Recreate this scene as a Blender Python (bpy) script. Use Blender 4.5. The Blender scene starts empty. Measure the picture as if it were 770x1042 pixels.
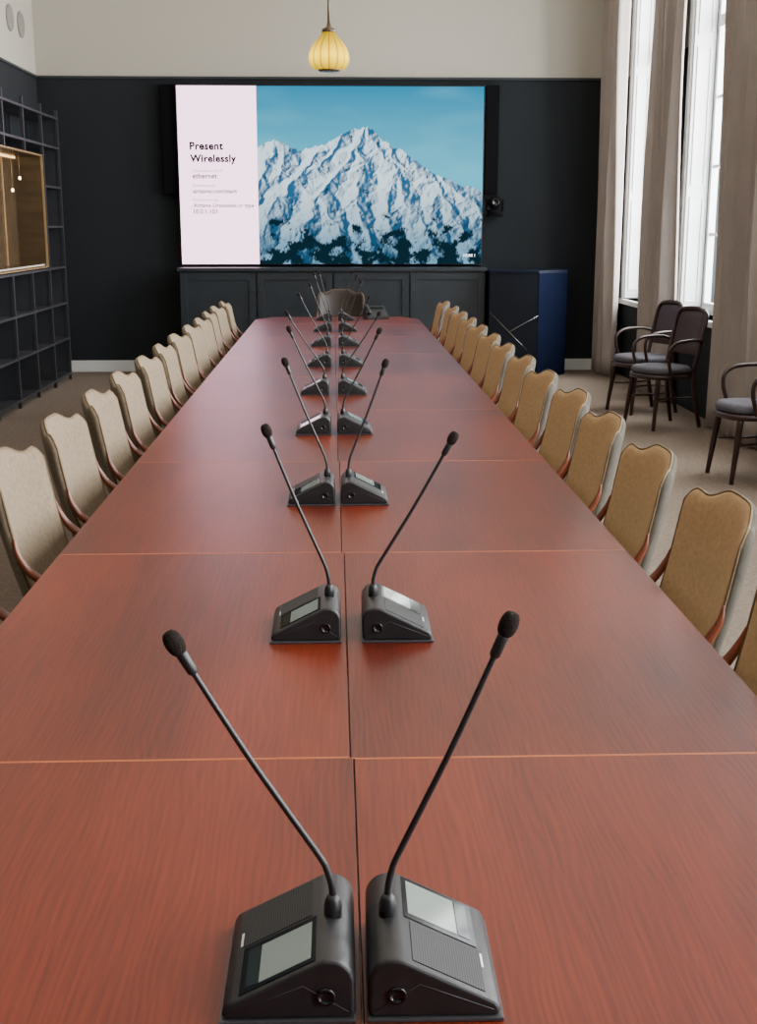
import bpy, bmesh, math, random
from mathutils import Vector, noise, Matrix
random.seed(7)
SC = bpy.context.scene
COL = SC.collection
pi = math.pi

# ------------------------------------------------------------------ materials
def new_mat(name, color, rough=0.5, metal=0.0, spec=0.5, emis=None, estr=0.0):
    m = bpy.data.materials.new(name); m.use_nodes = True
    b = m.node_tree.nodes['Principled BSDF']
    b.inputs['Base Color'].default_value = (*color, 1)
    b.inputs['Roughness'].default_value = rough
    b.inputs['Metallic'].default_value = metal
    b.inputs['Specular IOR Level'].default_value = spec
    if emis:
        b.inputs['Emission Color'].default_value = (*emis, 1)
        b.inputs['Emission Strength'].default_value = estr
    return m

def noisy(name, c1, c2, scale=(10, 10, 10), rough=0.6, bump=0.0, detail=4, bscale=None, coord='Object', metal=0, spec=0.5, nscale=1.0, obrand=False, ramp=(0.3, 0.7)):
    m = new_mat(name, c1, rough, metal, spec)
    nt = m.node_tree; N = nt.nodes; L = nt.links
    b = N['Principled BSDF']
    tc = N.new('ShaderNodeTexCoord'); mp = N.new('ShaderNodeMapping')
    mp.inputs['Scale'].default_value = scale
    L.new(tc.outputs[coord], mp.inputs['Vector'])
    vec = mp.outputs['Vector']
    if obrand:
        oi = N.new('ShaderNodeObjectInfo'); ad = N.new('ShaderNodeVectorMath'); ad.operation = 'ADD'
        mu = N.new('ShaderNodeMath'); mu.operation = 'MULTIPLY'; mu.inputs[1].default_value = 50
        L.new(oi.outputs['Random'], mu.inputs[0]); L.new(mu.outputs[0], ad.inputs[1]); L.new(vec, ad.inputs[0]); vec = ad.outputs[0]
    n = N.new('ShaderNodeTexNoise'); n.inputs['Scale'].default_value = nscale; n.inputs['Detail'].default_value = detail
    L.new(vec, n.inputs['Vector'])
    r = N.new('ShaderNodeValToRGB')
    r.color_ramp.elements[0].color = (*c1, 1); r.color_ramp.elements[1].color = (*c2, 1)
    r.color_ramp.elements[0].position = ramp[0]; r.color_ramp.elements[1].position = ramp[1]
    L.new(n.outputs['Fac'], r.inputs['Fac']); L.new(r.outputs['Color'], b.inputs['Base Color'])
    if bump:
        n2 = N.new('ShaderNodeTexNoise'); n2.inputs['Scale'].default_value = bscale or 200; n2.inputs['Detail'].default_value = 2
        L.new(tc.outputs[coord], n2.inputs['Vector'])
        bp = N.new('ShaderNodeBump'); bp.inputs['Strength'].default_value = bump; bp.inputs['Distance'].default_value = 0.01
        L.new(n2.outputs['Fac'], bp.inputs['Height']); L.new(bp.outputs['Normal'], b.inputs['Normal'])
    return m

def table_wood():
    m = new_mat('cherry_wood', (.2, .05, .03), .34, 0, .36)
    nt = m.node_tree; N = nt.nodes; L = nt.links; b = N['Principled BSDF']
    tc = N.new('ShaderNodeTexCoord'); oi = N.new('ShaderNodeObjectInfo')
    mu = N.new('ShaderNodeMath'); mu.operation = 'MULTIPLY'; mu.inputs[1].default_value = 37
    ad = N.new('ShaderNodeVectorMath'); ad.operation = 'ADD'
    L.new(oi.outputs['Random'], mu.inputs[0]); L.new(mu.outputs[0], ad.inputs[1]); L.new(tc.outputs['Object'], ad.inputs[0])
    mp = N.new('ShaderNodeMapping'); mp.inputs['Scale'].default_value = (1.0, .22, 1.0)
    L.new(ad.outputs[0], mp.inputs['Vector'])
    big = N.new('ShaderNodeTexNoise'); big.inputs['Scale'].default_value = 3.2; big.inputs['Detail'].default_value = 3
    L.new(mp.outputs[0], big.inputs['Vector'])
    wv = N.new('ShaderNodeTexWave'); wv.wave_type = 'BANDS'; wv.bands_direction = 'X'; wv.wave_profile = 'SIN'
    wv.inputs['Scale'].default_value = 26; wv.inputs['Distortion'].default_value = 16; wv.inputs['Detail'].default_value = 1.5; wv.inputs['Detail Scale'].default_value = .5
    L.new(mp.outputs[0], wv.inputs['Vector'])
    mp2 = N.new('ShaderNodeMapping'); mp2.inputs['Scale'].default_value = (210, 5, 10)
    L.new(ad.outputs[0], mp2.inputs['Vector'])
    fine = N.new('ShaderNodeTexNoise'); fine.inputs['Scale'].default_value = 1; fine.inputs['Detail'].default_value = 2
    L.new(mp2.outputs[0], fine.inputs['Vector'])
    def mix(a, bb, f):
        x = N.new('ShaderNodeMath'); x.operation = 'MULTIPLY_ADD'; x.inputs[1].default_value = f
        L.new(a, x.inputs[0]); L.new(bb, x.inputs[2]); return x.outputs[0]
    z = N.new('ShaderNodeValue'); z.outputs[0].default_value = 0.08
    s = mix(big.outputs['Fac'], z.outputs[0], .48)
    s = mix(wv.outputs['Fac'], s, .06)
    s = mix(fine.outputs['Fac'], s, .28)
    r = N.new('ShaderNodeValToRGB'); e = r.color_ramp.elements
    e[0].position = .32; e[0].color = (.040, .0045, .0025, 1)
    e[1].position = .72; e[1].color = (.205, .0270, .0085, 1)
    L.new(s, r.inputs['Fac']); L.new(r.outputs['Color'], b.inputs['Base Color'])
    return m

SPLIT = 3.225
def wall_mat(split=SPLIT):
    m = new_mat('painted_wall', (.03, .03, .03), .85, 0, .3)
    nt = m.node_tree; N = nt.nodes; L = nt.links; b = N['Principled BSDF']
    g = N.new('ShaderNodeNewGeometry'); sx = N.new('ShaderNodeSeparateXYZ'); L.new(g.outputs['Position'], sx.inputs[0])
    gt = N.new('ShaderNodeMath'); gt.operation = 'GREATER_THAN'; gt.inputs[1].default_value = split; L.new(sx.outputs['Z'], gt.inputs[0])
    n = N.new('ShaderNodeTexNoise'); n.inputs['Scale'].default_value = 3; L.new(g.outputs['Position'], n.inputs['Vector'])
    d = N.new('ShaderNodeMix'); d.data_type = 'RGBA'; d.inputs[6].default_value = (.0100, .0128, .0158, 1); d.inputs[7].default_value = (.0130, .0164, .0200, 1)
    L.new(n.outputs['Fac'], d.inputs[0])
    x = N.new('ShaderNodeMix'); x.data_type = 'RGBA'; x.inputs[7].default_value = (.45, .425, .365, 1)
    L.new(gt.outputs[0], x.inputs[0]); L.new(d.outputs[2], x.inputs[6]); L.new(x.outputs[2], b.inputs['Base Color'])
    return m

M = {}
M['wood'] = table_wood()
M['band'] = noisy('beech_edge', (.40, .11, .03), (.52, .16, .05), (5, 5, 5), .4)
M['wall'] = wall_mat()
M['white'] = noisy('white_paint', (.66, .68, .68), (.72, .74, .74), (3, 3, 3), .5)
M['ceil'] = noisy('ceiling_paint', (.62, .60, .55), (.66, .64, .59), (2, 2, 2), .8)
M['carpet'] = noisy('carpet', (.120, .088, .064), (.200, .154, .116), (40, 40, 40), .95, .5, 6, 300)
M['fabric'] = noisy('tan_wool_warm_shade', (.42, .275, .14), (.52, .35, .185), (70, 70, 70), .85, .2, 5, 420, spec=.2, obrand=True)  # right chairs: gold of the warm shaded side painted into the wool colour
M['fabricDaylit'] = noisy('tan_wool_daylit', (.195, .148, .100), (.26, .203, .140), (70, 70, 70), .85, .2, 5, 420, spec=.2, obrand=True)  # left chairs: same wool, greyed in its colour to imitate window light
M['fabbackDaylit'] = noisy('tan_wool_back_daylit', (.085, .075, .060), (.110, .097, .080), (30, 30, 30), .9, .12, 5, 420, spec=.1, obrand=True)  # outer backs: same wool, window-lit grey put into the colour
M['pipe'] = noisy('tan_piping', (.12, .075, .035), (.17, .11, .055), (60, 60, 60), .8)
M['armwood'] = noisy('chair_wood', (.13, .030, .011), (.21, .052, .02), (6, 30, 30), .3, obrand=True)
M['brownfab'] = noisy('brown_leather', (.013, .0058, .0034), (.020, .0095, .0058), (20, 20, 20), .38, .1)
M['black'] = noisy('black_plastic', (.010, .010, .012), (.017, .017, .019), (40, 40, 40), .40, .1, 3, 900)
M['matte'] = new_mat('matte_black_cloth', (.004, .004, .005), .95, 0, .1)
M['blackgloss'] = new_mat('black_gloss', (.006, .006, .008), .12)
M['plate'] = new_mat('grey_plate', (.07, .07, .08), .4, .4)
M['foam'] = noisy('foam', (.016, .011, .010), (.035, .025, .022), (300, 300, 300), .95, .8, 3, 900, spec=.15)
M['lcd'] = new_mat('lcd_glass', (.20, .23, .21), .06, 0, .9, (.5, .6, .55), .12)
M['lcd2'] = new_mat('lcd_bar', (.02, .03, .03), .08, 0, .9)
M['chrome'] = new_mat('chrome', (.6, .6, .6), .25, 1)
M['darkknob'] = new_mat('dark_knob', (.08, .08, .085), .4, .8)
M['mark'] = new_mat('white_mark', (.7, .7, .7), .5)
M['cabinet'] = noisy('charcoal_lacquer', (.014, .019, .025), (.019, .025, .032), (4, 4, 4), .42)
M['metal'] = noisy('dark_steel', (.024, .026, .031), (.034, .036, .042), (5, 5, 5), .45, metal=.1)
M['brass'] = noisy('brass', (.42, .28, .12), (.52, .36, .17), (8, 8, 8), .4, metal=.6)
M['oak'] = noisy('amber_oak', (.055, .034, .017), (.085, .055, .028), (3, 3, 20), .25)
M['blue'] = noisy('blue_lacquer', (.004, .007, .019), (.006, .010, .025), (3, 3, 3), .6, spec=.2)
M['blue2'] = noisy('side_blue_lacquer', (.0032, .0056, .0185), (.0038, .0066, .0215), (3, 3, 3), .9, spec=.05)
M['navy'] = noisy('navy_lacquer', (.005, .007, .013), (.007, .010, .017), (3, 3, 3), .6, spec=.2)
M['bent'] = noisy('dark_bentwood', (.019, .007, .006), (.034, .013, .010), (5, 5, 30), .3)
M['backwood'] = noisy('dark_wood_back', (.021, .010, .010), (.034, .017, .016), (5, 5, 30), .45)
M['plum'] = noisy('blue_grey_velvet', (.048, .045, .058), (.072, .068, .085), (50, 50, 50), .8, .2)
M['vent'] = new_mat('vent_grey', (.23, .215, .19), .6)
def curtain_mat():
    m = noisy('linen_curtain', (.36, .315, .29), (.42, .37, .34), (3, 3, 3), .9, .08, 4, 500)
    nt = m.node_tree; N = nt.nodes; L = nt.links; b = N['Principled BSDF']
    out = N['Material Output']
    tr = N.new('ShaderNodeBsdfTranslucent'); tr.inputs['Color'].default_value = (.46, .38, .33, 1)
    mx = N.new('ShaderNodeMixShader'); mx.inputs[0].default_value = .18
    L.new(b.outputs[0], mx.inputs[1]); L.new(tr.outputs[0], mx.inputs[2]); L.new(mx.outputs[0], out.inputs['Surface'])
    return m
M['curtain'] = curtain_mat()
def grille_mat():
    m = new_mat('speaker_grille', (.02, .02, .022), .55, 0, .3)
    nt = m.node_tree; N = nt.nodes; L = nt.links; b = N['Principled BSDF']
    tc = N.new('ShaderNodeTexCoord'); mp = N.new('ShaderNodeMapping'); mp.inputs['Scale'].default_value = (290, 290, 0.001)
    L.new(tc.outputs['Object'], mp.inputs[0])
    v = N.new('ShaderNodeTexVoronoi'); v.inputs['Scale'].default_value = 1; v.inputs['Randomness'].default_value = 0
    L.new(mp.outputs[0], v.inputs['Vector'])
    r = N.new('ShaderNodeValToRGB'); r.color_ramp.elements[0].position = .26; r.color_ramp.elements[1].position = .46
    r.color_ramp.elements[0].color = (.002, .002, .002, 1); r.color_ramp.elements[1].color = (.050, .050, .054, 1)
    L.new(v.outputs['Distance'], r.inputs[0]); L.new(r.outputs[0], b.inputs['Base Color'])
    return m
M['grille'] = grille_mat()
def emit(name, col, s):
    m = bpy.data.materials.new(name); m.use_nodes = True
    nt = m.node_tree; nt.nodes.remove(nt.nodes['Principled BSDF'])
    e = nt.nodes.new('ShaderNodeEmission'); e.inputs[0].default_value = (*col, 1); e.inputs[1].default_value = s
    nt.links.new(e.outputs[0], nt.nodes['Material Output'].inputs[0]); return m
M['panel'] = emit('screen_pale_panel', (.95, .62, .80), 4.0)
M['txt'] = emit('screen_black_text', (.008, .006, .008), 1)
M['txtg'] = emit('screen_grey_text', (.16, .11, .14), 1)
M['txtw'] = emit('screen_white_text', (.9, .95, 1), 3)

# ------------------------------------------------------------------ mesh helpers
def add(ob, parent=None):
    COL.objects.link(ob)
    if parent: ob.parent = parent
    return ob
def mesh_ob(name, verts, faces, mat, parent=None, smooth=False, loc=(0, 0, 0), rot=(0, 0, 0), label=None):
    me = bpy.data.meshes.new(name); me.from_pydata([tuple(v) for v in verts], [], faces); me.update()
    bm = bmesh.new(); bm.from_mesh(me); bmesh.ops.recalc_face_normals(bm, faces=bm.faces); bm.to_mesh(me); bm.free()
    if smooth:
        for p in me.polygons: p.use_smooth = True
    me.materials.append(mat)
    ob = bpy.data.objects.new(name, me); ob.location = loc; ob.rotation_euler = rot
    if label: ob['label'] = label
    return add(ob, parent)
def bm_ob(name, bm, mat, parent=None, smooth=False, loc=(0, 0, 0), rot=(0, 0, 0), label=None):
    bmesh.ops.recalc_face_normals(bm, faces=bm.faces)
    me = bpy.data.meshes.new(name); bm.to_mesh(me); bm.free()
    if smooth:
        for p in me.polygons: p.use_smooth = True
    me.materials.append(mat)
    ob = bpy.data.objects.new(name, me); ob.location = loc; ob.rotation_euler = rot
    if label: ob['label'] = label
    return add(ob, parent)
def bm_box(bm, a, b, bevel=0):
    r = bmesh.ops.create_cube(bm, size=1)
    vs = r['verts']
    for v in vs:
        v.co = Vector([a[i] + (b[i] - a[i]) * (v.co[i] + .5) for i in range(3)])
    if bevel:
        es = list({e for v in vs for e in v.link_edges})
        bmesh.ops.bevel(bm, geom=es, offset=bevel, segments=2, affect='EDGES', profile=.6)
def boxes(name, lst, mat, parent=None, bevel=0, **k):
    bm = bmesh.new()
    for a, b in lst: bm_box(bm, a, b, bevel)
    return bm_ob(name, bm, mat, parent, **k)
def box(name, a, b, mat, parent=None, bevel=0, **k):
    return boxes(name, [(a, b)], mat, parent, bevel, **k)
def catmull(pts, n=6):
    P = [Vector(p) for p in pts]; out = []
    Q = [P[0] * 2 - P[1]] + P + [P[-1] * 2 - P[-2]]
    for i in range(1, len(Q) - 2):
        for k in range(n):
            t = k / n; a, b, c, d = Q[i - 1], Q[i], Q[i + 1], Q[i + 2]
            out.append(.5 * ((2 * b) + (c - a) * t + (2 * a - 5 * b + 4 * c - d) * t * t + (3 * b - a - 3 * c + d) * t ** 3))
    out.append(P[-1]); return out
def tube_data(pts, rad, seg=10, closed=False, flat=1.0, vo=0):
    n = len(pts); V = []; F = []
    if not hasattr(rad, '__len__'): rad = [rad] * n
    up = None
    for i, p in enumerate(pts):
        if closed: t = (pts[(i + 1) % n] - pts[i - 1]).normalized()
        else: t = (pts[min(i + 1, n - 1)] - pts[max(i - 1, 0)]).normalized()
        if up is None:
            up = Vector((0, 0, 1)) if abs(t.z) < .8 else Vector((1, 0, 0))
        s = t.cross(up).normalized(); u2 = s.cross(t).normalized(); up = u2
        for k in range(seg):
            a = 2 * pi * k / seg
            V.append(p + s * math.cos(a) * rad[i] + u2 * math.sin(a) * rad[i] * flat)
    m = n if closed else n - 1
    for i in range(m):
        for k in range(seg):
            j = (i + 1) % n
            F.append([vo + i * seg + k, vo + i * seg + (k + 1) % seg, vo + j * seg + (k + 1) % seg, vo + j * seg + k])
    if not closed:
        F.append([vo + k for k in range(seg)]); F.append([vo + (n - 1) * seg + k for k in range(seg)])
    return V, F
def tube(name, pts, rad, mat, parent=None, seg=10, closed=False, interp=6, flat=1.0, **k):
    P = catmull(pts, interp) if interp else [Vector(p) for p in pts]
    if hasattr(rad, '__len__'):
        n = len(P); m = len(rad) - 1; rr = []
        for i in range(n):
            t = i / (n - 1) * m; j = min(int(t), m - 1); rr.append(rad[j] + (rad[j + 1] - rad[j]) * (t - j))
        rad = rr
    V, F = tube_data(P, rad, seg, closed, flat)
    return mesh_ob(name, V, F, mat, parent, smooth=True, **k)
def lathe(name, prof, mat, parent=None, seg=24, loc=(0, 0, 0), rot=(0, 0, 0), rib=0, ribn=0, **k):
    V = []; F = []; n = len(prof)
    for r, z in prof:
        for i in range(seg):
            a = 2 * pi * i / seg
            q = r * (1 + (rib * abs(math.cos(a * ribn / 2)) if rib else 0))
            V.append((q * math.cos(a), q * math.sin(a), z))
    for j in range(n - 1):
        for i in range(seg):
            F.append([j * seg + i, j * seg + (i + 1) % seg, (j + 1) * seg + (i + 1) % seg, (j + 1) * seg + i])
    F.append(list(range(seg))); F.append([(n - 1) * seg + i for i in range(seg)])
    return mesh_ob(name, V, F, mat, parent, smooth=True, loc=loc, rot=rot, **k)
def cushion(name, cx, cy, rx, ry, layers, mat, parent=None, e=3.0, n=40):
    V = []; F = []
    for z, s in layers:
        for i in range(n):
            a = 2 * pi * i / n; c, sn = math.cos(a), math.sin(a)
            V.append((cx + rx * s * math.copysign(abs(c) ** (2 / e), c), cy + ry * s * math.copysign(abs(sn) ** (2 / e), sn), z))
    for j in range(len(layers) - 1):
        for i in range(n):
            F.append([j * n + i, j * n + (i + 1) % n, (j + 1) * n + (i + 1) % n, (j + 1) * n + i])
    F.append(list(range(n))); F.append([(len(layers) - 1) * n + i for i in range(n)])
    return mesh_ob(name, V, F, mat, parent, smooth=True)
def thing(name, loc, label, cat, group=None, rz=0):
    e = bpy.data.objects.new(name, None); e.empty_display_size = .1
    e.location = loc; e.rotation_euler = (0, 0, rz)
    e['label'] = label; e['category'] = cat
    if group: e['group'] = group
    return add(e)
def copy_tree(src, parent=None):
    o = src.copy(); COL.objects.link(o)
    if parent:
        o.parent = parent
    for c in list(src.children): copy_tree(c, o)
    return o
def structure(o): o['kind'] = 'structure'; return o

# ------------------------------------------------------------------ room
XL, XR, YB, YF, ZC = -3.25, 3.22, 14.3, -3.0, 5.0
structure(box('floor', (XL - .2, YF - .2, -.1), (XR + .5, YB + .2, 0), M['carpet']))
structure(box('ceiling', (XL - .2, YF - .2, ZC), (XR + .5, YB + .2, ZC + .1), M['ceil']))
structure(box('wall_back', (XL - .2, YB, 0), (XR + .5, YB + .2, ZC), M['wall']))
structure(box('wall_front', (XL - .2, YF - .2, 0), (XR + .5, YF, ZC), M['wall']))
structure(box('wall_left', (XL - .2, YF, 0), (XL, YB, ZC), M['wall']))
WINS = [13.1, 10.85, 8.6, 6.35, 4.1, 1.85, -.4]
WW, WZ0, WZ1 = .68, .85, 4.45
lst = [((XR, YF, 0), (XR + .35, YB, WZ0)), ((XR, YF, WZ1), (XR + .35, YB, ZC))]
edges = [YB]
for c in WINS: edges += [c + WW, c - WW]
edges.append(YF)
for i in range(0, len(edges), 2):
    lst.append(((XR, edges[i + 1], WZ0), (XR + .35, edges[i], WZ1)))
structure(boxes('wall_right', lst, M['wall']))
for i, c in enumerate(WINS):
    a, b = c - WW, c + WW; x0, x1 = XR + .20, XR + .26
    fr = [((x0, a, WZ0), (x1, a + .10, WZ1)), ((x0, b - .10, WZ0), (x1, b, WZ1)),
          ((x0, a + .10, WZ0), (x1, b - .10, WZ0 + .10)), ((x0, a + .10, WZ1 - .08), (x1, b - .10, WZ1)),
          ((x0, c - .06, WZ0 + .10), (x1, c + .06, WZ1 - .08)), ((x0 - .01, a + .10, 3.35), (x1 - .01, b - .10, 3.45))]
    for z in (1.55, 2.15, 2.75):
        fr.append(((x0 + .015, a + .10, z), (x1 - .015, c - .06, z + .03)))
        fr.append(((x0 + .015, c + .06, z), (x1 - .015, b - .10, z + .03)))
    fr += [((XR - .02, a - .09, WZ0 - .02), (XR, a, WZ1 + .09)), ((XR - .02, b, WZ0 - .02), (XR, b + .09, WZ1 + .09)),
           ((XR - .02, a - .09, WZ1), (XR, b + .09, WZ1 + .09)), ((XR - .04, a - .1, WZ0 - .05), (x0, b + .1, WZ0 - .0))]
    structure(boxes('window_%d' % (i + 1), fr, M['white']))
    for side in (-1, 1):
        y = (a + .004) if side < 0 else (b - .034)
        sh = thing('window_shutter', (0, y, 0), 'white panelled wooden shutter folded into the window reveal', 'shutter', 'window shutters')
        box('panel', (XR - .0, 0, WZ0 + .01), (XR + .19, .03, WZ1 - .01), M['white'], sh)
        yy = (.03, .042) if side < 0 else (-.012, 0)
        for z0, z1 in ((.95, 1.9), (2.0, 3.2), (3.3, 4.35)):
            ins = []
            for (p, q, r, s) in ((.03, .045, z0, z1), (.145, .16, z0, z1), (.045, .145, z0, z0 + .015), (.045, .145, z1 - .015, z1)):
                ins.append(((XR + p, yy[0], r), (XR + q, yy[1], s)))
            boxes('moulding', ins, M['white'], sh)
structure(box('baseboard_back', (XL, YB - .02, 0), (XR, YB, .13), M['white'], bevel=.004))
structure(box('baseboard_left', (XL, YF, 0), (XL + .02, YB - .02, .13), M['white'], bevel=.004))
structure(box('trim_1', (XL, YB - .02, SPLIT - .01), (XR, YB, SPLIT + .015), M['cabinet']))
structure(box('trim_2', (XL, YF, SPLIT - .01), (XL + .02, YB - .02, SPLIT + .015), M['cabinet']))

for y in (13.72, 13.27):
    t = thing('wall_vent', (XL + .001, y, 3.68), 'round grey ventilation cover on the white upper wall', 'vent', 'round wall vents')
    lathe('cover', [(.13, 0), (.13, .012), (.115, .02), (.10, .014), (.02, .014)], M['vent'], t, rot=(0, pi / 2, 0))

# ------------------------------------------------------------------ curtains
def curtain(y0, y1, xc, amp, folds, seed, label='floor-length grey-beige linen curtain hanging in deep folds beside the window'):
    rnd = random.Random(seed)
    nu, nv = folds * 14, 26; V = []; F = []
    ph = [rnd.uniform(-.5, .5) for _ in range(folds + 2)]
    ht = 4.75
    for j in range(nv + 1):
        z = .02 + (ht - .02) * j / nv
        for i in range(nu + 1):
            s = i / nu; k = s * folds; w = ph[int(k)] * (1 - k % 1) + ph[int(k) + 1] * (k % 1)
            am = amp * (.75 + .25 * math.sin(z * .8 + w * 4))
            x = xc + am * math.sin(2 * pi * k + w * 1.2 + .25 * math.sin(z * .9 + seed)) + .012 * math.sin(k * 3.1 + z * 1.3)
            y = y0 + (y1 - y0) * (s + .012 * math.sin(4 * pi * k + w)) + .02 * math.sin(z * .7 + k)
            V.append((x, y, z))
    for j in range(nv):
        for i in range(nu):
            a = j * (nu + 1) + i; F.append([a, a + 1, a + nu + 2, a + nu + 1])
    o = thing('curtain', (0, 0, 0), label, 'curtain', 'linen window curtains')
    c = mesh_ob('cloth', V, F, M['curtain'], o, smooth=True)
    md = c.modifiers.new('s', 'SOLIDIFY'); md.thickness = .004
curtain(13.50, 14.22, 3.03, .085, 4, 1)
curtain(11.46, 12.40, 3.10, .08, 5, 2)
curtain(8.90, 10.08, 3.12, .08, 6, 3)
curtain(7.1, 7.9, 3.12, .06, 5, 4)
curtain(4.85, 5.6, 3.12, .06, 5, 5)
o = thing('curtain_rail', (0, 0, 0), 'white curtain rail running along the window wall', 'curtain rail')
box('rail', (3.08, -2.9, 4.76), (3.13, 14.25, 4.79), M['white'], o)
for y in (0, 3, 6, 9, 12, 14): box('bracket', (3.13, y, 4.765), (XR, y + .03, 4.785), M['white'], o)

# ------------------------------------------------------------------ conference tables
SEAMS = [.026, .020, .013, .007, .003, 0, 0, 0, 0]
TL, TR = -.780, .822
ys = [.605 + 1.375 * i for i in range(9)]
def desk(x0, x1, y0, y1, chamfer=0, inner=1):
    t = thing('conference_table', ((x0 + x1) / 2, (y0 + y1) / 2, 0), 'reddish cherry veneer conference table section with pale edge banding', 'table', 'conference table sections')
    hx, hy = (x1 - x0) / 2 - .0012, (y1 - y0) / 2 - .0012
    if chamfer:
        s = 1 if inner < 0 else -1
        c = chamfer
        if s > 0: out = [(-hx, -hy), (hx, -hy), (hx, hy - 2.2 * c), (hx - c, hy), (-hx, hy)]
        else: out = [(-hx, -hy), (hx, -hy), (hx, hy), (-hx + c, hy), (-hx, hy - 2.2 * c)]
    else:
        out = [(-hx, -hy), (hx, -hy), (hx, hy), (-hx, hy)]
    n = len(out)
    V = [(x, y, .72) for x, y in out] + [(x, y, .75) for x, y in out]
    F = [list(range(n)), list(range(n, 2 * n))] + [[i, (i + 1) % n, n + (i + 1) % n, n + i] for i in range(n)]
    top = mesh_ob('tabletop', V, F, M['wood'], t)
    md = top.modifiers.new('b', 'BEVEL'); md.width = .001; md.segments = 2
    box('edge_band', (-hx + .002, -hy - .0003, .722), (hx - .002, -hy + .0022, .7503), M['band'], t)
    if not chamfer: box('edge_band', (-hx + .002, hy - .0016, .722), (hx - .002, hy + .0003, .7503), M['band'], t)
    for yy in (-hy + .12, hy - .3 if chamfer else hy - .12):
        boxes('leg', [((-.06 , yy - .03, .03), (.0, yy + .03, .72)), ((-.2, yy - .035, 0), (.12, yy + .035, .03))] if inner < 0 else
              [((0, yy - .03, .03), (.06, yy + .03, .72)), ((-.12, yy - .035, 0), (.2, yy + .035, .03))], M['metal'], t, .004)
for i in range(9):
    y0 = ys[i]; SE = SEAMS[i]
    if i < 8:
        y1 = ys[i + 1]
        desk(TL, SE, y0, y1, inner=1); desk(SE, TR, y0 - .006, y1 - .006, inner=-1)
    else:
        y1 = 12.5
        desk(TL, SE, y0, y1, .16, inner=1); desk(SE, TR, y0 - .006, y1, .16, inner=-1)

# ------------------------------------------------------------------ upholstered chair
def ztop(s):
    a = abs(s)
    def ss(e0, e1, x):
        t = max(0, min(1, (x - e0) / (e1 - e0))); return t * t * (3 - 2 * t)
    return .928 + .034 * (1 - ss(.28, .68, a)) + .010 * ss(.70, .86, a) - .042 * max(0, (a - .84) / .16) ** 2
def back_pt(s, t, off):
    R = .60; z = .40 + (ztop(s) - .40) * t
    w = .95 + .05 * min(1, t * 1.3)
    a = s * .485 * w
    x = R - R * math.cos(a); y = R * math.sin(a)
    lean = -.150 * (z - .4)/.55 - .015*math.sin(pi*min(1,t))
    return Vector((x + lean + math.cos(a) * off, y - math.sin(a) * off, z))
def build_chair(name, label, fab, group, arms=True, backfab=None):
    t = thing(name, (0, 0, 0), label, 'chair', group)
    m, n = 34, 20; V = []; F = []
    for side in (1, -1):
        for j in range(n + 1):
            tt = .5 - .5 * math.cos(pi * j / n)
            for i in range(m + 1):
                s = -math.cos(pi * i / m)
                s = .55 * s + .45 * (-1 + 2 * i / m) if 0 < i < m else s
                h = (.020 if side > 0 else .018) * math.sqrt(max(0, 1 - abs(s) ** 18)) * math.sqrt(max(0, 1 - abs(2 * tt - 1) ** 20))
                V.append(back_pt(s, tt, side * h))
    off = (m + 1) * (n + 1)
    for sd in (0, 1):
        for j in range(n):
            for i in range(m):
                a = sd * off + j * (m + 1) + i; F.append([a, a + 1, a + m + 2, a + m + 1])
    bm = bmesh.new(); me = bpy.data.meshes.new('x'); me.from_pydata(V, [], F)
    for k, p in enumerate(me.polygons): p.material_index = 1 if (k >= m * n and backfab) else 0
    bm.from_mesh(me); bmesh.ops.remove_doubles(bm, verts=bm.verts, dist=.0004)
    bo = bm_ob('backrest', bm, fab, t, smooth=True)
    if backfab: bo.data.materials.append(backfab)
    P = [back_pt(-1, k / 10, .004) for k in range(1, 10)] + [back_pt(-.995 + 1.99 * k / 30, 1, .004) for k in range(31)] + [back_pt(1, 1 - k / 10, .004) for k in range(1, 10)]
    V, F = tube_data(P, .0040, 6); mesh_ob('piping', V, F, M['pipe'], t, smooth=True)
    cushion('seat', .25, 0, .235, .235, [(.38, .9), (.385, .98), (.42, 1.0), (.45, .97), (.465, .88), (.47, .6), (.472, .2)], fab, t, 3.6)
    boxes('seat_rail', [((.04, -.21, .33), (.46, -.185, .385)), ((.04, .185, .33), (.46, .21, .385)), ((.435, -.185, .33), (.46, .185, .385)), ((.04, -.185, .33), (.065, .185, .385))], M['armwood'], t, .004)
    for sx, sy in ((.44, .195), (.44, -.195), (.055, .195), (.055, -.195)):
        ex = .02 if sx > .2 else -.06
        tube('leg', [(sx, sy, .36), (sx + ex * .3, sy, .2), (sx + ex, sy * 1.02, .0)], [.021, .018, .013], M['armwood'], t, 8)
    if arms:
        for sg in (1, -1):
            tube('armrest', [(-.034, sg * .278, .75), (-.022, sg * .286, .705), (.015, sg * .288, .650), (.08, sg * .282, .612), (.17, sg * .272, .602), (.235, sg * .262, .59), (.26, sg * .250, .55), (.26, sg * .228, .47), (.26, sg * .20, .37)],
                 [.005, .013, .018, .018, .017, .017, .016, .015, .015], M['armwood'], t, 10, flat=.72)
    return t
LAB = 'tan upholstered armchair with camel-top back and wooden arms, at the table'
GR = 'tan armchairs around the table'
chR = build_chair('armchair', LAB, M['fabric'], GR, backfab=M['fabbackDaylit'])
chL = build_chair('armchair', LAB, M['fabricDaylit'], GR)
RIGHT = [2.42 + .715 * i for i in range(14)]
LEFT = [2.86] + [3.80 + .70 * i for i in range(12)]
rc = random.Random(3)
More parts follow.
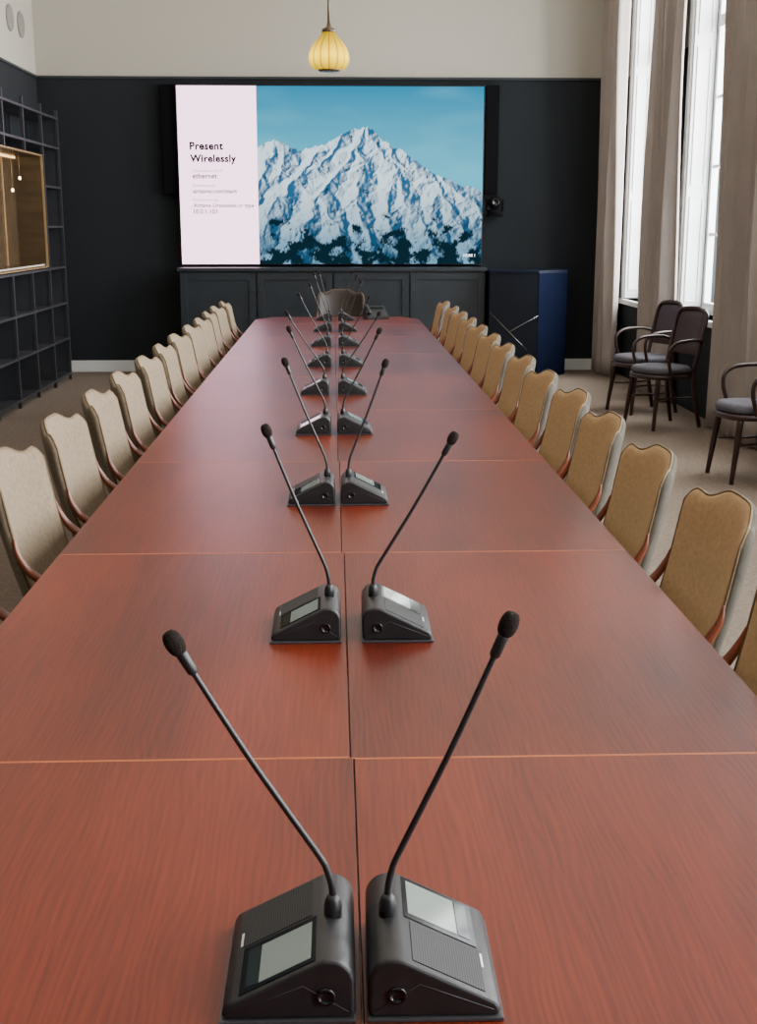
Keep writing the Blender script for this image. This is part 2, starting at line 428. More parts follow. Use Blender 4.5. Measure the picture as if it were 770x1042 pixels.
for (xx, arr, rz, src) in ((.922, RIGHT, pi, chR), (-.912, LEFT, 0, chL)):
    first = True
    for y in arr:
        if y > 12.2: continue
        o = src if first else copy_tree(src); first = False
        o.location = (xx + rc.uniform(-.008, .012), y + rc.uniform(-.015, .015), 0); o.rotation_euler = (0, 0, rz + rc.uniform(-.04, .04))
        if rz: o.scale = (1, 1, .985)
hc = build_chair('armchair', 'dark brown leather armchair at the head of the table', M['brownfab'], None)
hc.location = (.06, 12.78, 0); hc.rotation_euler = (0, 0, -pi / 2); hc.scale = (1, .86, 1.04)

# ------------------------------------------------------------------ microphone units
def build_unit():
    t = thing('conference_microphone', (0, 0, 0), 'black desktop microphone unit with gooseneck, speaker grille and small screen', 'microphone', 'conference microphones along the table')
    prof = [(.003, .004), (0, .012), (0, .048)]
    for k in range(9):
        a = pi - (pi / 2 + .44) * k / 8
        prof.append((.030 + .030 * math.cos(a), .050 + .030 * math.sin(a)))
    sl = len(prof) - 1
    prof += [(.142, .027), (.149, .023), (.153, .017), (.155, .010), (.153, .004)]
    n = len(prof); hy = .1; V = []; F = []
    for y in (-hy, hy):
        for x, z in prof: V.append((x, y, z))
    F = [list(range(n)), list(range(n, 2 * n))] + [[i, (i + 1) % n, n + (i + 1) % n, n + i] for i in range(n)]
    b = mesh_ob('body', V, F, M['black'], t)
    for p in b.data.polygons: p.use_smooth = len(p.vertices) == 4
    md = b.modifiers.new('b', 'BEVEL'); md.width = .006; md.segments = 4; md.limit_method = 'ANGLE'; md.angle_limit = 1.0
    box('base_plate', (-.001, -.103, 0), (.158, .103, .005), M['plate'], t, .0015)
    x0, z0 = prof[sl]; x1, z1 = .142, .027
    ang = math.atan2(z0 - z1, x1 - x0); ln = math.hypot(z0 - z1, x1 - x0)
    def on_slope(name, u0, u1, y0, y1, h, mat, hb=-.001):
        return box(name, (u0, y0, hb), (u1, y1, h), mat, t, 0, loc=(x0, 0, z0), rot=(0, ang, 0))
    on_slope('speaker_grille', .010, ln - .006, -.090, -.008, .0010, M['grille'])
    on_slope('display_bezel', .003, ln - .008, -.002, .092, .0011, M['blackgloss'])
    on_slope('display', .009, ln - .034, .008, .084, .0016, M['lcd'])
    on_slope('display_footer', ln - .032, ln - .016, .008, .084, .0016, M['lcd2'])
    on_slope('indicator', ln - .005, ln - .002, -.04, -.012, .0008, M['mark'])
    for sg in (1, -1):
        lathe('knob', [(.0115, 0), (.0115, .002), (.0105, .0035), (.008, .0035), (.0075, .0015), (.002, .0015)], M['blackgloss'], t, 20, loc=(.034, sg * .0995, .034), rot=(-sg * pi / 2, 0, 0))
        tube('flank_seam', [(.008, sg * .1003, .014), (.06, sg * .1003, .048), (.146, sg * .1003, .014)], .0005, M['plate'], t, 5, interp=0)
    lathe('socket', [(.011, 0), (.011, .022), (.009, .030), (.0055, .036)], M['black'], t, 18, loc=(.026, 0, .070))
    return t
def add_stem(t, hx, hz):
    bx, z0 = .026, .105
    base = Vector((bx, 0, z0)); head = Vector((hx, 0, hz)); dx = hx - bx
    K = base + Vector((dx * .08, 0, .050))
    dh = (head - K).normalized()
    tip = head - dh * .030
    def on(f, bow):
        p = K.lerp(tip, f); return p + Vector((bow * dx, 0, 0))
    pts = [base, base + Vector((dx * .008, 0, .014)), base + Vector((dx * .035, 0, .032)), K, on(.25, .010), on(.5, .018), on(.75, .012), tip]
    d = (pts[-1] - pts[-2]).normalized()
    tube('gooseneck', pts, [.0046, .0044, .0041, .0039, .0037, .0035], M['black'], t, 10)
    q = tip
    V, F = tube_data([q - d * .014, q - d * .010, q + d * .014, q + d * .018], [.0040, .0066, .0070, .006], 14)
    mesh_ob('microphone_capsule', V, F, M['black'], t, smooth=True)
    P = []; R = []
    for k in range(9):
        a = pi * k / 8; P.append(q + d * (.030 - .016 * math.cos(a))); R.append(max(.001, .0115 * math.sin(a) ** .6))
    V, F = tube_data(P, R, 16)
    mesh_ob('windscreen', V, F, M['foam'], t, smooth=True)
uy = [1.352, 2.68, 4.045, 5.44, 6.74, 8.10, 9.46, 10.8, 12.05]
spec = [(.0175, .0325, -.189, 1.180, .1986, 1.199), (.0074, .0551, -.1536, 1.209, .2586, 1.19), (-.0047, .0147, -.166, 1.212, .164, 1.206),
        (-.021, .005, -.203, 1.204, .194, 1.196), (-.0355, .0126, -.262, 1.185, .240, 1.18), (-.028, .023, -.235, 1.21, .225, 1.19),
        (-.03, .025, -.19, 1.21, .20, 1.23), (-.03, .03, -.18, 1.24, .19, 1.22), (-.03, .03, -.15, 1.20, .17, 1.2)]
unit = build_unit()
units = []
for i in range(18): units.append(unit if i == 0 else copy_tree(unit))
for i, y in enumerate(uy):
    lx, rx, lhx, lhz, rhx, rhz = spec[i]
    a, b = units[2 * i], units[2 * i + 1]
    a.location = (lx, y, .7504); a.rotation_euler = (0, 0, pi + random.uniform(-.012, .012)); add_stem(a, lx - lhx, lhz - .7504)
    b.location = (rx, y, .7504); b.rotation_euler = (0, 0, random.uniform(-.012, .012)); add_stem(b, rhx - rx, rhz - .7504)

# desk phone at far end
ph = thing('desk_telephone', (.40, 12.2, .7503), 'black conference telephone on the table end', 'telephone', rz=.3)
V = [(-.11, -.08, 0), (.11, -.08, 0), (.11, .08, 0), (-.11, .08, 0), (-.11, -.08, .025), (.11, -.08, .025), (.11, .08, .12), (-.11, .08, .12)]
F = [[0, 1, 2, 3], [4, 5, 6, 7], [0, 1, 5, 4], [1, 2, 6, 5], [2, 3, 7, 6], [3, 0, 4, 7]]
mesh_ob('body', V, F, M['black'], ph)
tube('handset', [(-.085, -.06, .06), (-.085, -.02, .095), (-.085, .06, .135)], [.02, .013, .02], M['black'], ph, 10)
box('display', (-.03, .035, .100), (.09, .06, .115), M['lcd2'], ph)

# ------------------------------------------------------------------ display wall screen
SX0, SX1, SZ0, SZ1, SY = -1.712, 1.656, 1.222, 3.130, 14.16
def sx(u): return SX0 + (u - 179.5) / (490.5 - 179.5) * (SX1 - SX0)
def sz(v): return SZ1 - (v - 87) / (268.5 - 87) * (SZ1 - SZ0)
scr = thing('video_screen', (0, 0, 0), 'very large wall screen showing presentation text beside a snowy mountain', 'screen')
box('housing', (SX0 - .012, SY + .004, SZ0 - .012), (SX1 + .012, YB - .001, SZ1 + .012), M['blackgloss'], scr)
boxes('bezel', [((SX0 - .012, SY - .008, SZ0 - .012), (SX0, SY + .004, SZ1 + .012)), ((SX1, SY - .008, SZ0 - .012), (SX1 + .012, SY + .004, SZ1 + .012)),
                ((SX0, SY - .008, SZ1), (SX1, SY + .004, SZ1 + .012)), ((SX0, SY - .008, SZ0 - .012), (SX1, SY + .004, SZ0))], M['blackgloss'], scr)
xs = sx(259.5)
mesh_ob('text_panel', [(SX0, SY, SZ0), (xs, SY, SZ0), (xs, SY, SZ1), (SX0, SY, SZ1)], [[0, 1, 2, 3]], M['panel'], scr, label='pale pink panel with black writing')
ridge = [(259, 150), (266, 144), (276, 141), (286, 144), (296, 150), (305, 152), (318, 147), (328, 146), (338, 140), (350, 133), (358, 129), (363, 131), (370, 127), (377, 130), (384, 138), (392, 144), (400, 149), (408, 151), (418, 160), (428, 166), (438, 174), (448, 178), (458, 181), (468, 187), (480, 189), (492, 193)]
def ry(x):
    for (a, b), (c, d) in zip(ridge, ridge[1:]):
        if a <= x <= c:
            t = (x - a) / (c - a); return b + (d - b) * t
    return ridge[-1][1]
spurs = [[(370, 127), (360, 148), (345, 168), (322, 196), (306, 230), (290, 270)],
         [(370, 127), (382, 152), (402, 172), (412, 205), (434, 236), (450, 272)],
         [(328, 146), (312, 166), (296, 182), (278, 202), (262, 235)],
         [(276, 141), (272, 160), (262, 178), (252, 200)],
         [(408, 151), (424, 174), (446, 190), (462, 222), (488, 262)],
         [(448, 178), (466, 196), (490, 215)],
         [(360, 148), (366, 172), (360, 200), (368, 235), (380, 270)],
         [(350, 133), (336, 152), (318, 172)],
         [(392, 144), (400, 160), (420, 172)],
         [(322, 196), (338, 222), (344, 260)],
         [(402, 172), (390, 200), (396, 235)],
         [(446, 190), (436, 215), (446, 240)],
         [(286, 144), (290, 162), (282, 176)]]
rb = random.Random(11)
subs = []
for sp in spurs:
    for a, b in zip(sp, sp[1:]):
        for k in range(3):
            t = rb.random(); px, py = a[0] + (b[0] - a[0]) * t, a[1] + (b[1] - a[1]) * t
            for sg in (-1, 1):
                L_ = rb.uniform(8, 20); an = rb.uniform(.4, 1.1)
                subs.append([(px, py), (px + sg * L_ * math.sin(an), py + L_ * math.cos(an))])
def seg_d(px, py, a, b):
    vx, vy = b[0] - a[0], b[1] - a[1]; t = ((px - a[0]) * vx + (py - a[1]) * vy) / (vx * vx + vy * vy)
    t = max(0, min(1, t)); return math.hypot(px - a[0] - t * vx, py - a[1] - t * vy)
def hf(x, y):
    wx = noise.noise(Vector((x / 14, y / 14, 3.1))) * 7 + noise.noise(Vector((x / 4.5, y / 5, 7.1))) * 2.2
    wy = noise.noise(Vector((x / 14, y / 14, 13.1))) * 7
    X, Y = x + wx, y + wy
    best = 60
    for sp in spurs:
        for a, b in zip(sp, sp[1:]):
            if abs(X - (a[0] + b[0]) / 2) < 50 and abs(Y - (a[1] + b[1]) / 2) < 50:
                q = seg_d(X, Y, a, b)
                if q < best: best = q
    b2 = 8
    for a, b in subs:
        if abs(X - (a[0] + b[0]) / 2) < 20 and abs(Y - (a[1] + b[1]) / 2) < 20:
            q = seg_d(X, Y, a, b)
            if q < b2: b2 = q
    h = -best * .062 - b2 * .060
    h += .13 * noise.ridged_multi_fractal(Vector(((x - .2 * y) / 15, (y + .1 * x) / 18, 4.2)), 1.0, 2.1, 4, 1.0, 2.0)
    h += .045 * noise.noise(Vector((x / 2.4, y / 3, 2.2)))
    return h
def lerp3(a, b, t): t = max(0, min(1, t)); return tuple(a[i] + (b[i] - a[i]) * t for i in range(3))
NX, NZ = 340, 266
V = []; C = []; F = []
H = [[hf(259.5 + 231 * i / NX, 268.5 - 181.5 * j / NZ) for i in range(-1, NX + 2)] for j in range(-1, NZ + 2)]
for j in range(NZ + 1):
    v = 268.5 - (268.5 - 87) * j / NZ
    for i in range(NX + 1):
        u = 259.5 + (490.5 - 259.5) * i / NX
        V.append((sx(u), SY, sz(v)))
        r = ry(u) + 2.6 * noise.noise(Vector((u / 6, 2, 1))) + 1.6 * noise.noise(Vector((u / 2, 9, 1)))
        if v < r:
            c = lerp3((.010, .22, .40), (.09, .50, .68), (v - 87) / 90)
            cl = noise.noise(Vector((u / 60, v / 18, 8))); c = lerp3(c, (.20, .62, .78), max(0, cl) * .3)
        else:
            gx = (H[j + 1][i + 2] - H[j + 1][i]); gy = (H[j][i + 1] - H[j + 2][i + 1])
            lit = .57 + gx * 4.0 + gy * 1.2   # light comes from the left
            lit = max(0, min(1, lit)); lit = lit * lit * (3 - 2 * lit)
            low = min(1, max(0, (v - 185) / 65))
            c = lerp3((.018, .11, .24), (.72, .90, 1.0), lit)
            c = lerp3(c, lerp3((.012, .060, .125), (.17, .34, .48), lit), low)
            rk = noise.noise(Vector(((u + v * .4) / 3.4, v / 7, 12))) + .7 * noise.noise(Vector((u / 1.8, v / 2.6, 2)))
            if rk > .46 and lit < .55: c = lerp3(c, (.008, .030, .055), .8)
            big = noise.noise(Vector((u / 16, v / 11, 31))) * 1.5 + .5 * noise.noise(Vector((u / 5, v / 5, 5)))
            tm = big + (v - 242) / 45.0
            tex = noise.noise(Vector((u / 1.3, v / 2.6, 20)))
            if v > 200:
                k = max(0, min(1, (tm - tex * .5 - .1) * 4)); c = lerp3(c, (.004, .016, .026), k)
        C.append(c)
for j in range(NZ):
    for i in range(NX):
        a = j * (NX + 1) + i; F.append((a, a + 1, a + NX + 2, a + NX + 1))
me = bpy.data.meshes.new('mountain_picture'); me.from_pydata(V, [], F); me.update()
ca = me.color_attributes.new('Col', 'FLOAT_COLOR', 'POINT')
flat = []
for c in C: flat += [c[0], c[1], c[2], 1.0]
ca.data.foreach_set('color', flat)
mm = emit('mountain_image', (1, 1, 1), 1.5)
at = mm.node_tree.nodes.new('ShaderNodeAttribute'); at.attribute_name = 'Col'
mm.node_tree.links.new(at.outputs['Color'], [n for n in mm.node_tree.nodes if n.type == 'EMISSION'][0].inputs[0])
me.materials.append(mm)
mp_ob = bpy.data.objects.new('mountain_picture', me); mp_ob['label'] = 'picture of a snowy mountain under a teal sky'; add(mp_ob, scr)

def text(body, u, v, wpx, mat, bold=0.0, parent=scr, y=SY - .002, sp=1.0):
    cu = bpy.data.curves.new('t', 'FONT'); cu.body = body; cu.size = 1; cu.offset = bold; cu.resolution_u = 4; cu.space_character = sp
    tmp = bpy.data.objects.new('t', cu); COL.objects.link(tmp)
    dg = bpy.context.evaluated_depsgraph_get(); dg.update()
    me = bpy.data.meshes.new_from_object(tmp.evaluated_get(dg))
    bpy.data.objects.remove(tmp)
    w = max(p.co.x for p in me.vertices) - min(p.co.x for p in me.vertices); x0 = min(p.co.x for p in me.vertices)
    s = wpx * (SX1 - SX0) / 311 / w
    for p in me.vertices: p.co = Vector(((p.co.x - x0) * s, 0, p.co.y * s))
    me.materials.clear(); me.materials.append(mat)
    ob = bpy.data.objects.new('writing', me); ob.location = (sx(u), y, sz(v)); add(ob, parent)
text('Present', 191, 150.5, 34, M['txt'], .040, sp=1.08)
text('Wirelessly', 191, 163, 47, M['txt'], .040, sp=1.08)
text('Connected to Wi-Fi', 193, 173.5, 31, M['txtg'])
text('ethernet', 193, 179.8, 25, M['txt'], .022, sp=1.04)
text('Download app', 193, 188.5, 23, M['txtg'])
text('airtame.com/start', 193, 194.9, 45, M['txt'], .022, sp=1.04)
text('Present from app', 193, 203, 26, M['txtg'])
text('Airtame Limousoles or type', 193, 209.3, 62, M['txt'], .020, sp=1.03)
text('10.0.1.101', 193, 216, 24, M['txt'], .016)
text('HDMI 1', 472, 261, 12, M['txtw'], .01)

for x0, x1 in ((-1.90, -1.735), (1.675, 1.835)):
    s = thing('column_speaker', (x0, 0, 0), 'slim black column loudspeaker mounted beside the screen', 'speaker', 'black column loudspeakers')
    box('cabinet', (0, 14.20, 1.98), (x1 - x0, YB, 3.15), M['matte'], s, .006)
    box('speaker_grille', (.012, 14.192, 2.0), (x1 - x0 - .012, 14.201, 3.13), M['matte'], s)
pc = thing('conference_camera', (1.79, 14.1, 1.76), 'black pan-tilt video camera on a wall bracket', 'camera')
box('bracket', (-.07, -.08, -.02), (.09, .20, 0), M['matte'], pc, .004)
lathe('base', [(.085, 0), (.085, .05), (.06, .06)], M['matte'], pc, 20)
for a in (-.10, .08): box('yoke', (a, -.03, .04), (a + .02, .03, .17), M['matte'], pc, .004)
lathe('camera_head', [(.03, -.085), (.065, -.07), (.078, -.02), (.078, .04), (.05, .075)], M['matte'], pc, 20, loc=(0, 0, .135), rot=(pi / 2, 0, 0))
lathe('lens', [(.042, 0), (.042, .02), (.03, .024), (.028, .012), (.004, .012)], M['blackgloss'], pc, 20, loc=(0, -.07, .135), rot=(pi / 2, 0, 0))

# ------------------------------------------------------------------ sideboard
cy0, cy1 = 13.80, 14.28
bounds = [-1.710, -.865, -.02, .825, 1.668]
for i in range(4):
    x0, x1 = bounds[i], bounds[i + 1]
    c = thing('cabinet', (x0, cy0, 0), 'charcoal lacquered shaker cabinet unit below the screen', 'cabinet', 'charcoal sideboard cabinets')
    w = x1 - x0
    box('body', (.001, .022, .09), (w - .001, cy1 - cy0, 1.155), M['cabinet'], c)
    box('plinth', (.001, .05, 0), (w - .001, cy1 - cy0, .09), M['black'], c)
    a, b = .012, w - .012
    d = boxes('door', [((a, 0, .12), (a + .07, .022, 1.13)), ((b - .07, 0, .12), (b, .022, 1.13)), ((a + .07, 0, .12), (b - .07, .022, .20)), ((a + .07, 0, 1.06), (b - .07, .022, 1.13)), ((a + .07, .012, .20), (b - .07, .022, 1.06))], M['cabinet'], c, .002)
    kx = b - .03 if i % 2 == 0 else a + .03
    lathe('knob', [(.005, 0), (.005, .015), (.010, .02), (.010, .028), (.004, .03)], M['darkknob'], d, 14, loc=(kx, 0, .95), rot=(pi / 2, 0, 0))
ct = thing('worktop', (0, 0, 0), 'charcoal lacquered worktop spanning the sideboard cabinets', 'worktop')
box('slab', (-1.730, 13.78, 1.155), (1.685, 14.28, 1.19), M['cabinet'], ct, .004)

# ------------------------------------------------------------------ lectern
le = thing('lectern', (0, 0, 0), 'dark blue angular lectern with thin pale zigzag inlay', 'lectern')
fp = [(1.70, 14.22), (1.70, 13.66), (2.22, 13.54), (2.59, 13.86), (2.59, 14.22)]
def prism(name, fp, z0, z1, mat, parent):
    n = len(fp); V = [(x, y, z0) for x, y in fp] + [(x, y, z1) for x, y in fp]
    return mesh_ob(name, V, [list(range(n)), list(range(n, 2 * n))] + [[i, (i + 1) % n, n + (i + 1) % n, n + i] for i in range(n)], mat, parent)
prism('body', fp, 0, 1.14, M['navy'], le)
cx = sum(p[0] for p in fp) / 5; cyy = sum(p[1] for p in fp) / 5
prism('desktop', [(cx + (x - cx) * 1.01, cyy + (y - cyy) * 1.03) for x, y in fp], 1.14, 1.165, M['blue'], le)
A, B = Vector((2.22, 13.54, 0)), Vector((2.59, 13.86, 0)); nn = Vector((.32, -.37, 0)).normalized() * .006
mesh_ob('side_panel', [A + nn + Vector((0, 0, .01)), B + nn + Vector((0, 0, .01)), B + nn + Vector((0, 0, 1.135)), A + nn + Vector((0, 0, 1.135)), A + Vector((0, 0, .01)), B + Vector((0, 0, .01)), B + Vector((0, 0, 1.135)), A + Vector((0, 0, 1.135))],
        [[0, 1, 2, 3], [4, 5, 6, 7], [0, 1, 5, 4], [1, 2, 6, 5], [2, 3, 7, 6], [3, 0, 4, 7]], M['blue2'], le, label='brighter blue side panel')
def fpnt(s, z): return Vector((1.70 + .52 * s, 13.658 - .12 * s, z))
tube('inlay', [fpnt(.0, .72), fpnt(.42, .50), fpnt(1.0, .68)], .002, M['chrome'], le, 6, interp=0)
tube('inlay', [fpnt(.42, .50), fpnt(.80, .30)], .002, M['chrome'], le, 6, interp=0)

# ------------------------------------------------------------------ steel shelving on the left wall
sh = thing('shelving_unit', (0, 0, 0), 'tall open black steel shelving unit against the dark wall', 'shelf')
PY = [13.6 - .74 * i for i in range(7)]
xf, xb = -2.91, -3.215
PT = 2.82
for k, y in enumerate(PY):
    for x in (xf, xb):
        if k in (2, 3):
            box('post', (x - .015, y - .015, 0), (x + .015, y + .015, 1.225), M['metal'], sh)
            box('post', (x - .015, y - .015, 2.335), (x + .015, y + .015, PT), M['metal'], sh)
        else:
            box('post', (x - .015, y - .015, 0), (x + .015, y + .015, PT), M['metal'], sh)
ZS = [.06, .44, .82, 1.20, 1.62, 2.02, 2.42, 2.72]
for i in range(6):
    a, b = PY[i + 1] + .015, PY[i] - .015
    for z in ZS:
        if i in (1, 2, 3) and 1.3 < z < 2.3: continue
        box('shelf_board', (xb, a, z), (xf + .015, b, z + .022), M['metal'], sh)
for k, y in enumerate(PY):
    box('divider', (xb + .015, y - .007, .06), (xf - .015, y + .007, 2.74 if k == 0 else 1.21), M['metal'], sh)
    if k:
        for z in ZS[4:]:
            if k in (2, 3) and z < 2.3: continue
            box('crossbar', (xb + .015, y - .007, z), (xf - .015, y + .007, z + .021), M['metal'], sh)
dc = thing('display_cabinet', (0, 0, 0), 'brass-framed display cabinet with warm amber oak interior', 'cabinet')
ya, yb_, za, zb = PY[4] + .03, PY[1] - .03, 1.232, 2.33
boxes('body', [((-3.20, ya, za), (-3.185, yb_, zb)), ((-3.185, ya, za), (-2.92, ya + .02, zb)), ((-3.185, yb_ - .02, za), (-2.92, yb_, zb)), ((-3.185, ya + .02, za), (-2.92, yb_ - .02, za + .02)), ((-3.185, ya + .02, zb - .02), (-2.92, yb_ - .02, zb))], M['oak'], dc)
boxes('front_frame', [((-2.92, ya + .002, za), (-2.90, ya + .012, zb)), ((-2.92, yb_ - .012, za), (-2.90, yb_ - .002, zb)), ((-2.92, ya + .012, za), (-2.90, yb_ - .012, za + .012)), ((-2.92, ya + .012, zb - .012), (-2.90, yb_ - .012, zb))], M['brass'], dc)
M['ledstrip'] = emit('warm_led', (1, .62, .25), 4)
box('light_strip', (-3.18, ya + .03, zb - .035), (-3.165, yb_ - .03, zb - .021), M['ledstrip'], dc)
M['ledw'] = emit('pale_led', (1, .88, .78), 1.2)
box('light_strip', (-2.95, ya + .03, za + .0205), (-2.935, yb_ - .03, za + .032), M['ledw'], dc)
M['bulb'] = emit('bulb_glow', (1, .78, .45), 10)
for yy, zz in ((12.35, 2.10), (12.05, 1.98), (11.5, 2.05)):
    hl = tube('hanging_light', [(-3.02, yy, zb - .021), (-3.02, yy, zz)], .002, M['brass'], dc, 6, interp=0)
    lathe('bulb', [(.003, .018), (.009, .012), (.013, 0), (.009, -.011), (.003, -.014)], M['bulb'], hl, 14, loc=(-3.02, yy, zz - .012))
for yy in (11.1, 11.75, 12.3):
    box('brass_strip', (-3.184, yy, za + .03), (-3.176, yy + .05, zb - .04), M['brass'], dc)
def bottle(y, z, s, m, lab):
    b = thing('carafe', (-3.04, y, z), lab, 'bottle', 'dark carafes on the shelving')
    lathe('body', [(.035 * s, 0), (.045 * s, .01), (.045 * s, .11 * s), (.03 * s, .15 * s), (.014 * s, .18 * s), (.014 * s, .22 * s)], m, b, 18)
    lathe('stopper', [(.016 * s, 0), (.018 * s, .01), (.012 * s, .03 * s)], M['brass'], b, 14, loc=(0, 0, .22 * s))
bottle(13.25, .8425, 1.0, M['blackgloss'], 'dark glass carafe standing on the steel shelf')
bottle(13.05, .8425, .8, M['blackgloss'], 'dark glass carafe standing on the steel shelf')
bottle(12.5, .4625, 1.1, M['blackgloss'], 'dark glass carafe standing on the steel shelf')

# ------------------------------------------------------------------ pendant lantern
lm = bpy.data.materials.new('silk_lantern'); lm.use_nodes = True
nt = lm.node_tree; b = nt.nodes['Principled BSDF']; b.inputs['Base Color'].default_value = (.20, .11, .002, 1); b.inputs['Specular IOR Level'].default_value = .1
b.inputs['Roughness'].default_value = .8
g = nt.nodes.new('ShaderNodeTexCoord'); sp = nt.nodes.new('ShaderNodeSeparateXYZ'); nt.links.new(g.outputs['Object'], sp.inputs[0])
at2 = nt.nodes.new('ShaderNodeMath'); at2.operation = 'ARCTAN2'; nt.links.new(sp.outputs[1], at2.inputs[0]); nt.links.new(sp.outputs[0], at2.inputs[1])
m1 = nt.nodes.new('ShaderNodeMath'); m1.operation = 'MULTIPLY'; m1.inputs[1].default_value = 7; nt.links.new(at2.outputs[0], m1.inputs[0])
m2 = nt.nodes.new('ShaderNodeMath'); m2.operation = 'COSINE'; nt.links.new(m1.outputs[0], m2.inputs[0])
m3 = nt.nodes.new('ShaderNodeMath'); m3.operation = 'ABSOLUTE'; nt.links.new(m2.outputs[0], m3.inputs[0])
rp = nt.nodes.new('ShaderNodeValToRGB'); rp.color_ramp.elements[0].color = (.34, .14, .0005, 1); rp.color_ramp.elements[1].color = (1, .66, .006, 1); rp.color_ramp.elements[1].position = .5
nt.links.new(m3.outputs[0], rp.inputs[0]); nt.links.new(rp.outputs[0], b.inputs['Emission Color'])
zr = nt.nodes.new('ShaderNodeValToRGB'); zr.color_ramp.elements[0].position = 0; zr.color_ramp.elements[0].color = (.28, .28, .28, 1); zr.color_ramp.elements[1].position = 1; zr.color_ramp.elements[1].color = (.14, .14, .14, 1)
e = zr.color_ramp.elements.new(.35); e.color = (1, 1, 1, 1); e = zr.color_ramp.elements.new(.7); e.color = (.38, .38, .38, 1)
zm = nt.nodes.new('ShaderNodeMath'); zm.operation = 'MULTIPLY'; zm.inputs[1].default_value = 1 / .26; nt.links.new(sp.outputs[2], zm.inputs[0]); nt.links.new(zm.outputs[0], zr.inputs[0])
zs = nt.nodes.new('ShaderNodeMath'); zs.operation = 'MULTIPLY'; zs.inputs[1].default_value = 3.2; nt.links.new(zr.outputs[0], zs.inputs[0]); nt.links.new(zs.outputs[0], b.inputs['Emission Strength'])
la = thing('pendant_lamp', (-.03, 9.5, 2.755), 'glowing yellow ribbed silk lantern hanging on a cord', 'lamp')
prof = [(.080, 0), (.112, .010), (.134, .038), (.141, .075), (.138, .115), (.123, .155), (.098, .192), (.070, .222), (.052, .245), (.047, .258)]
lathe('lamp_shade', prof, lm, la, 140, rib=.05, ribn=14)
lathe('rim', [(.070, -.012), (.082, -.006), (.084, .004), (.070, .008)], M['oak'], la, 24)
lathe('cap', [(.047, .256), (.052, .262), (.052, .280), (.018, .295), (.010, .33)], M['oak'], la, 20)
tube('stem', [(0, 0, .32), (0, 0, .60)], .009, M['oak'], la, 10, interp=0)
tube('cord', [(0, 0, .58), (0, 0, 1.2), (0, 0, 2.225)], .005, M['black'], la, 6, interp=0)
lathe('ceiling_rose', [(.05, 2.215), (.05, 2.245)], M['oak'], la, 20)

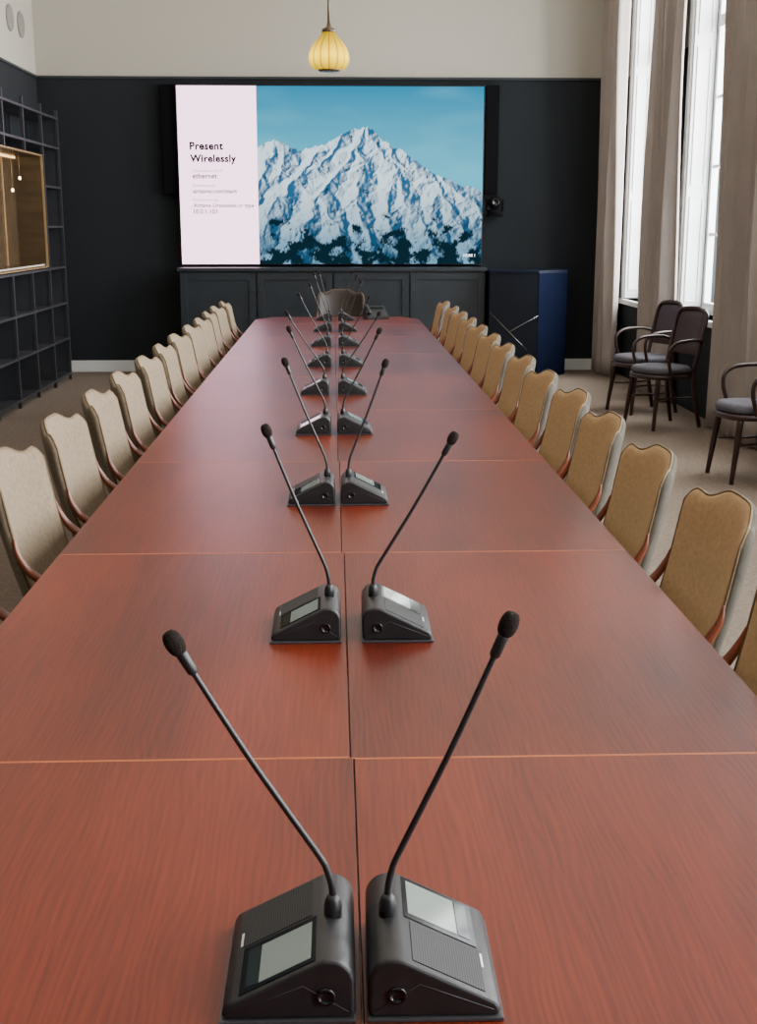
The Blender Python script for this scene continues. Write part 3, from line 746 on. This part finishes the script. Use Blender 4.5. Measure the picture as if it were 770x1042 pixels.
# ------------------------------------------------------------------ bentwood armchairs by the windows
def bent_chair():
    t = thing('bentwood_armchair', (0, 0, 0), 'dark bentwood armchair with blue-grey upholstered seat by the curtains', 'chair', 'bentwood armchairs by the windows')
    cushion('seat', .22, 0, .225, .225, [(.455, .93), (.465, 1), (.49, 1.0), (.51, .93), (.517, .75), (.52, .3)], M['plum'], t, 2.6)
    cushion('seat_ring', .22, 0, .235, .235, [(.415, .95), (.418, 1), (.452, 1), (.455, .95)], M['bent'], t, 2.6)
    for x, y, ex, ey in ((.37, .17, .05, .03), (.37, -.17, .05, -.03)):
        tube('leg', [(x, y, .43), (x + ex * .5, y + ey * .5, .22), (x + ex, y + ey, 0)], [.023, .020, .015], M['bent'], t, 10)
    P = [(-.06, .19, 0), (-.01, .18, .22), (.02, .175, .44), (-.01, .185, .62), (-.05, .19, .80), (-.075, .185, .90), (-.086, .15, .955), (-.098, .07, .972), (-.10, 0, .975), (-.098, -.07, .972), (-.086, -.15, .955), (-.075, -.185, .90), (-.05, -.19, .80), (-.01, -.185, .62), (.02, -.175, .44), (-.01, -.18, .22), (-.06, -.19, 0)]
    tube('back_frame', P, .018, M['bent'], t, 10)
    V = []; F = []; m = 14; n = 12
    for side in (1, -1):
        for j in range(n + 1):
            for i in range(m + 1):
                s = -1 + 2 * i / m; q = j / n; z = .60 + .36 * q
                w = .178 if z < .87 else .178 * math.sqrt(max(0.02, 1 - ((z - .87) / .11) ** 3.2))
                h = .014 * math.sqrt(max(0, 1 - abs(s) ** 6)) * math.sqrt(max(0, 1 - abs(2 * q - 1) ** 8))
                V.append((-.008 - .085 * q - .014 * (1 - s * s) + side * h, s * w, z))
    for sd in (0, 1):
        for j in range(n):
            for i in range(m):
                a = sd * (m + 1) * (n + 1) + j * (m + 1) + i; F.append([a, a + 1, a + m + 2, a + m + 1])
    mesh_ob('back_panel', V, F, M['backwood'], t, smooth=True)
    for sg in (1, -1):
        tube('armrest', [(-.03, sg * .195, .71), (.05, sg * .230, .73), (.16, sg * .248, .73), (.26, sg * .248, .715), (.32, sg * .242, .67), (.33, sg * .236, .60), (.31, sg * .230, .52), (.28, sg * .222, .44)], .014, M['bent'], t, 10)
    tube('stretcher', [(.40 - .03, .17, .25), (.22, .13, .25), (.0, .175, .25)], .008, M['bent'], t, 8)
    tube('stretcher', [(.40 - .03, -.17, .25), (.22, -.13, .25), (.0, -.175, .25)], .008, M['bent'], t, 8)
    return t
bc = bent_chair()
for k, (x, y, r) in enumerate(((2.95, 11.08, pi + .34), (2.91, 10.24, pi + .40), (2.97, 8.0, pi + .10))):
    o = bc if k == 0 else copy_tree(bc)
    o.location = (x, y, 0); o.rotation_euler = (0, 0, r)

# ------------------------------------------------------------------ lights
def area(name, loc, rot, sx_, sy_, power, col):
    l = bpy.data.lights.new(name, 'AREA'); l.shape = 'RECTANGLE'; l.size = sx_; l.size_y = sy_; l.energy = power; l.color = col
    o = bpy.data.objects.new(name, l); o.location = loc; o.rotation_euler = rot; COL.objects.link(o); return o
for c in WINS:
    area('window_daylight', (XR + .6, c, 2.7), (0, pi / 2 , 0), 3.6, 1.5, 450, (.98, .975, .96))
for y in (0.5, 4.5, 8.5, 12.2):
    area('ceiling_fill', (-.1, y, 4.96), (0, 0, 0), 5.0, 3.4, 22, (1, .72, .44))  # added warm fill under the ceiling, not an actual fixture
w = bpy.data.worlds.new('World'); SC.world = w; w.use_nodes = True
bg = w.node_tree.nodes['Background']; bg.inputs[0].default_value = (.80, .91, 1, 1); bg.inputs[1].default_value = 4

# ------------------------------------------------------------------ camera
cam = bpy.data.cameras.new('Camera'); cam.sensor_fit = 'VERTICAL'; cam.sensor_height = 36; cam.lens = 1250 / 1042 * 36
cam.clip_start = .05
co = bpy.data.objects.new('Camera', cam); co.location = (0, 0, 1.65)
co.rotation_euler = (math.radians(90 - 13.15), 0, math.radians(-2.0)); COL.objects.link(co)
SC.camera = co
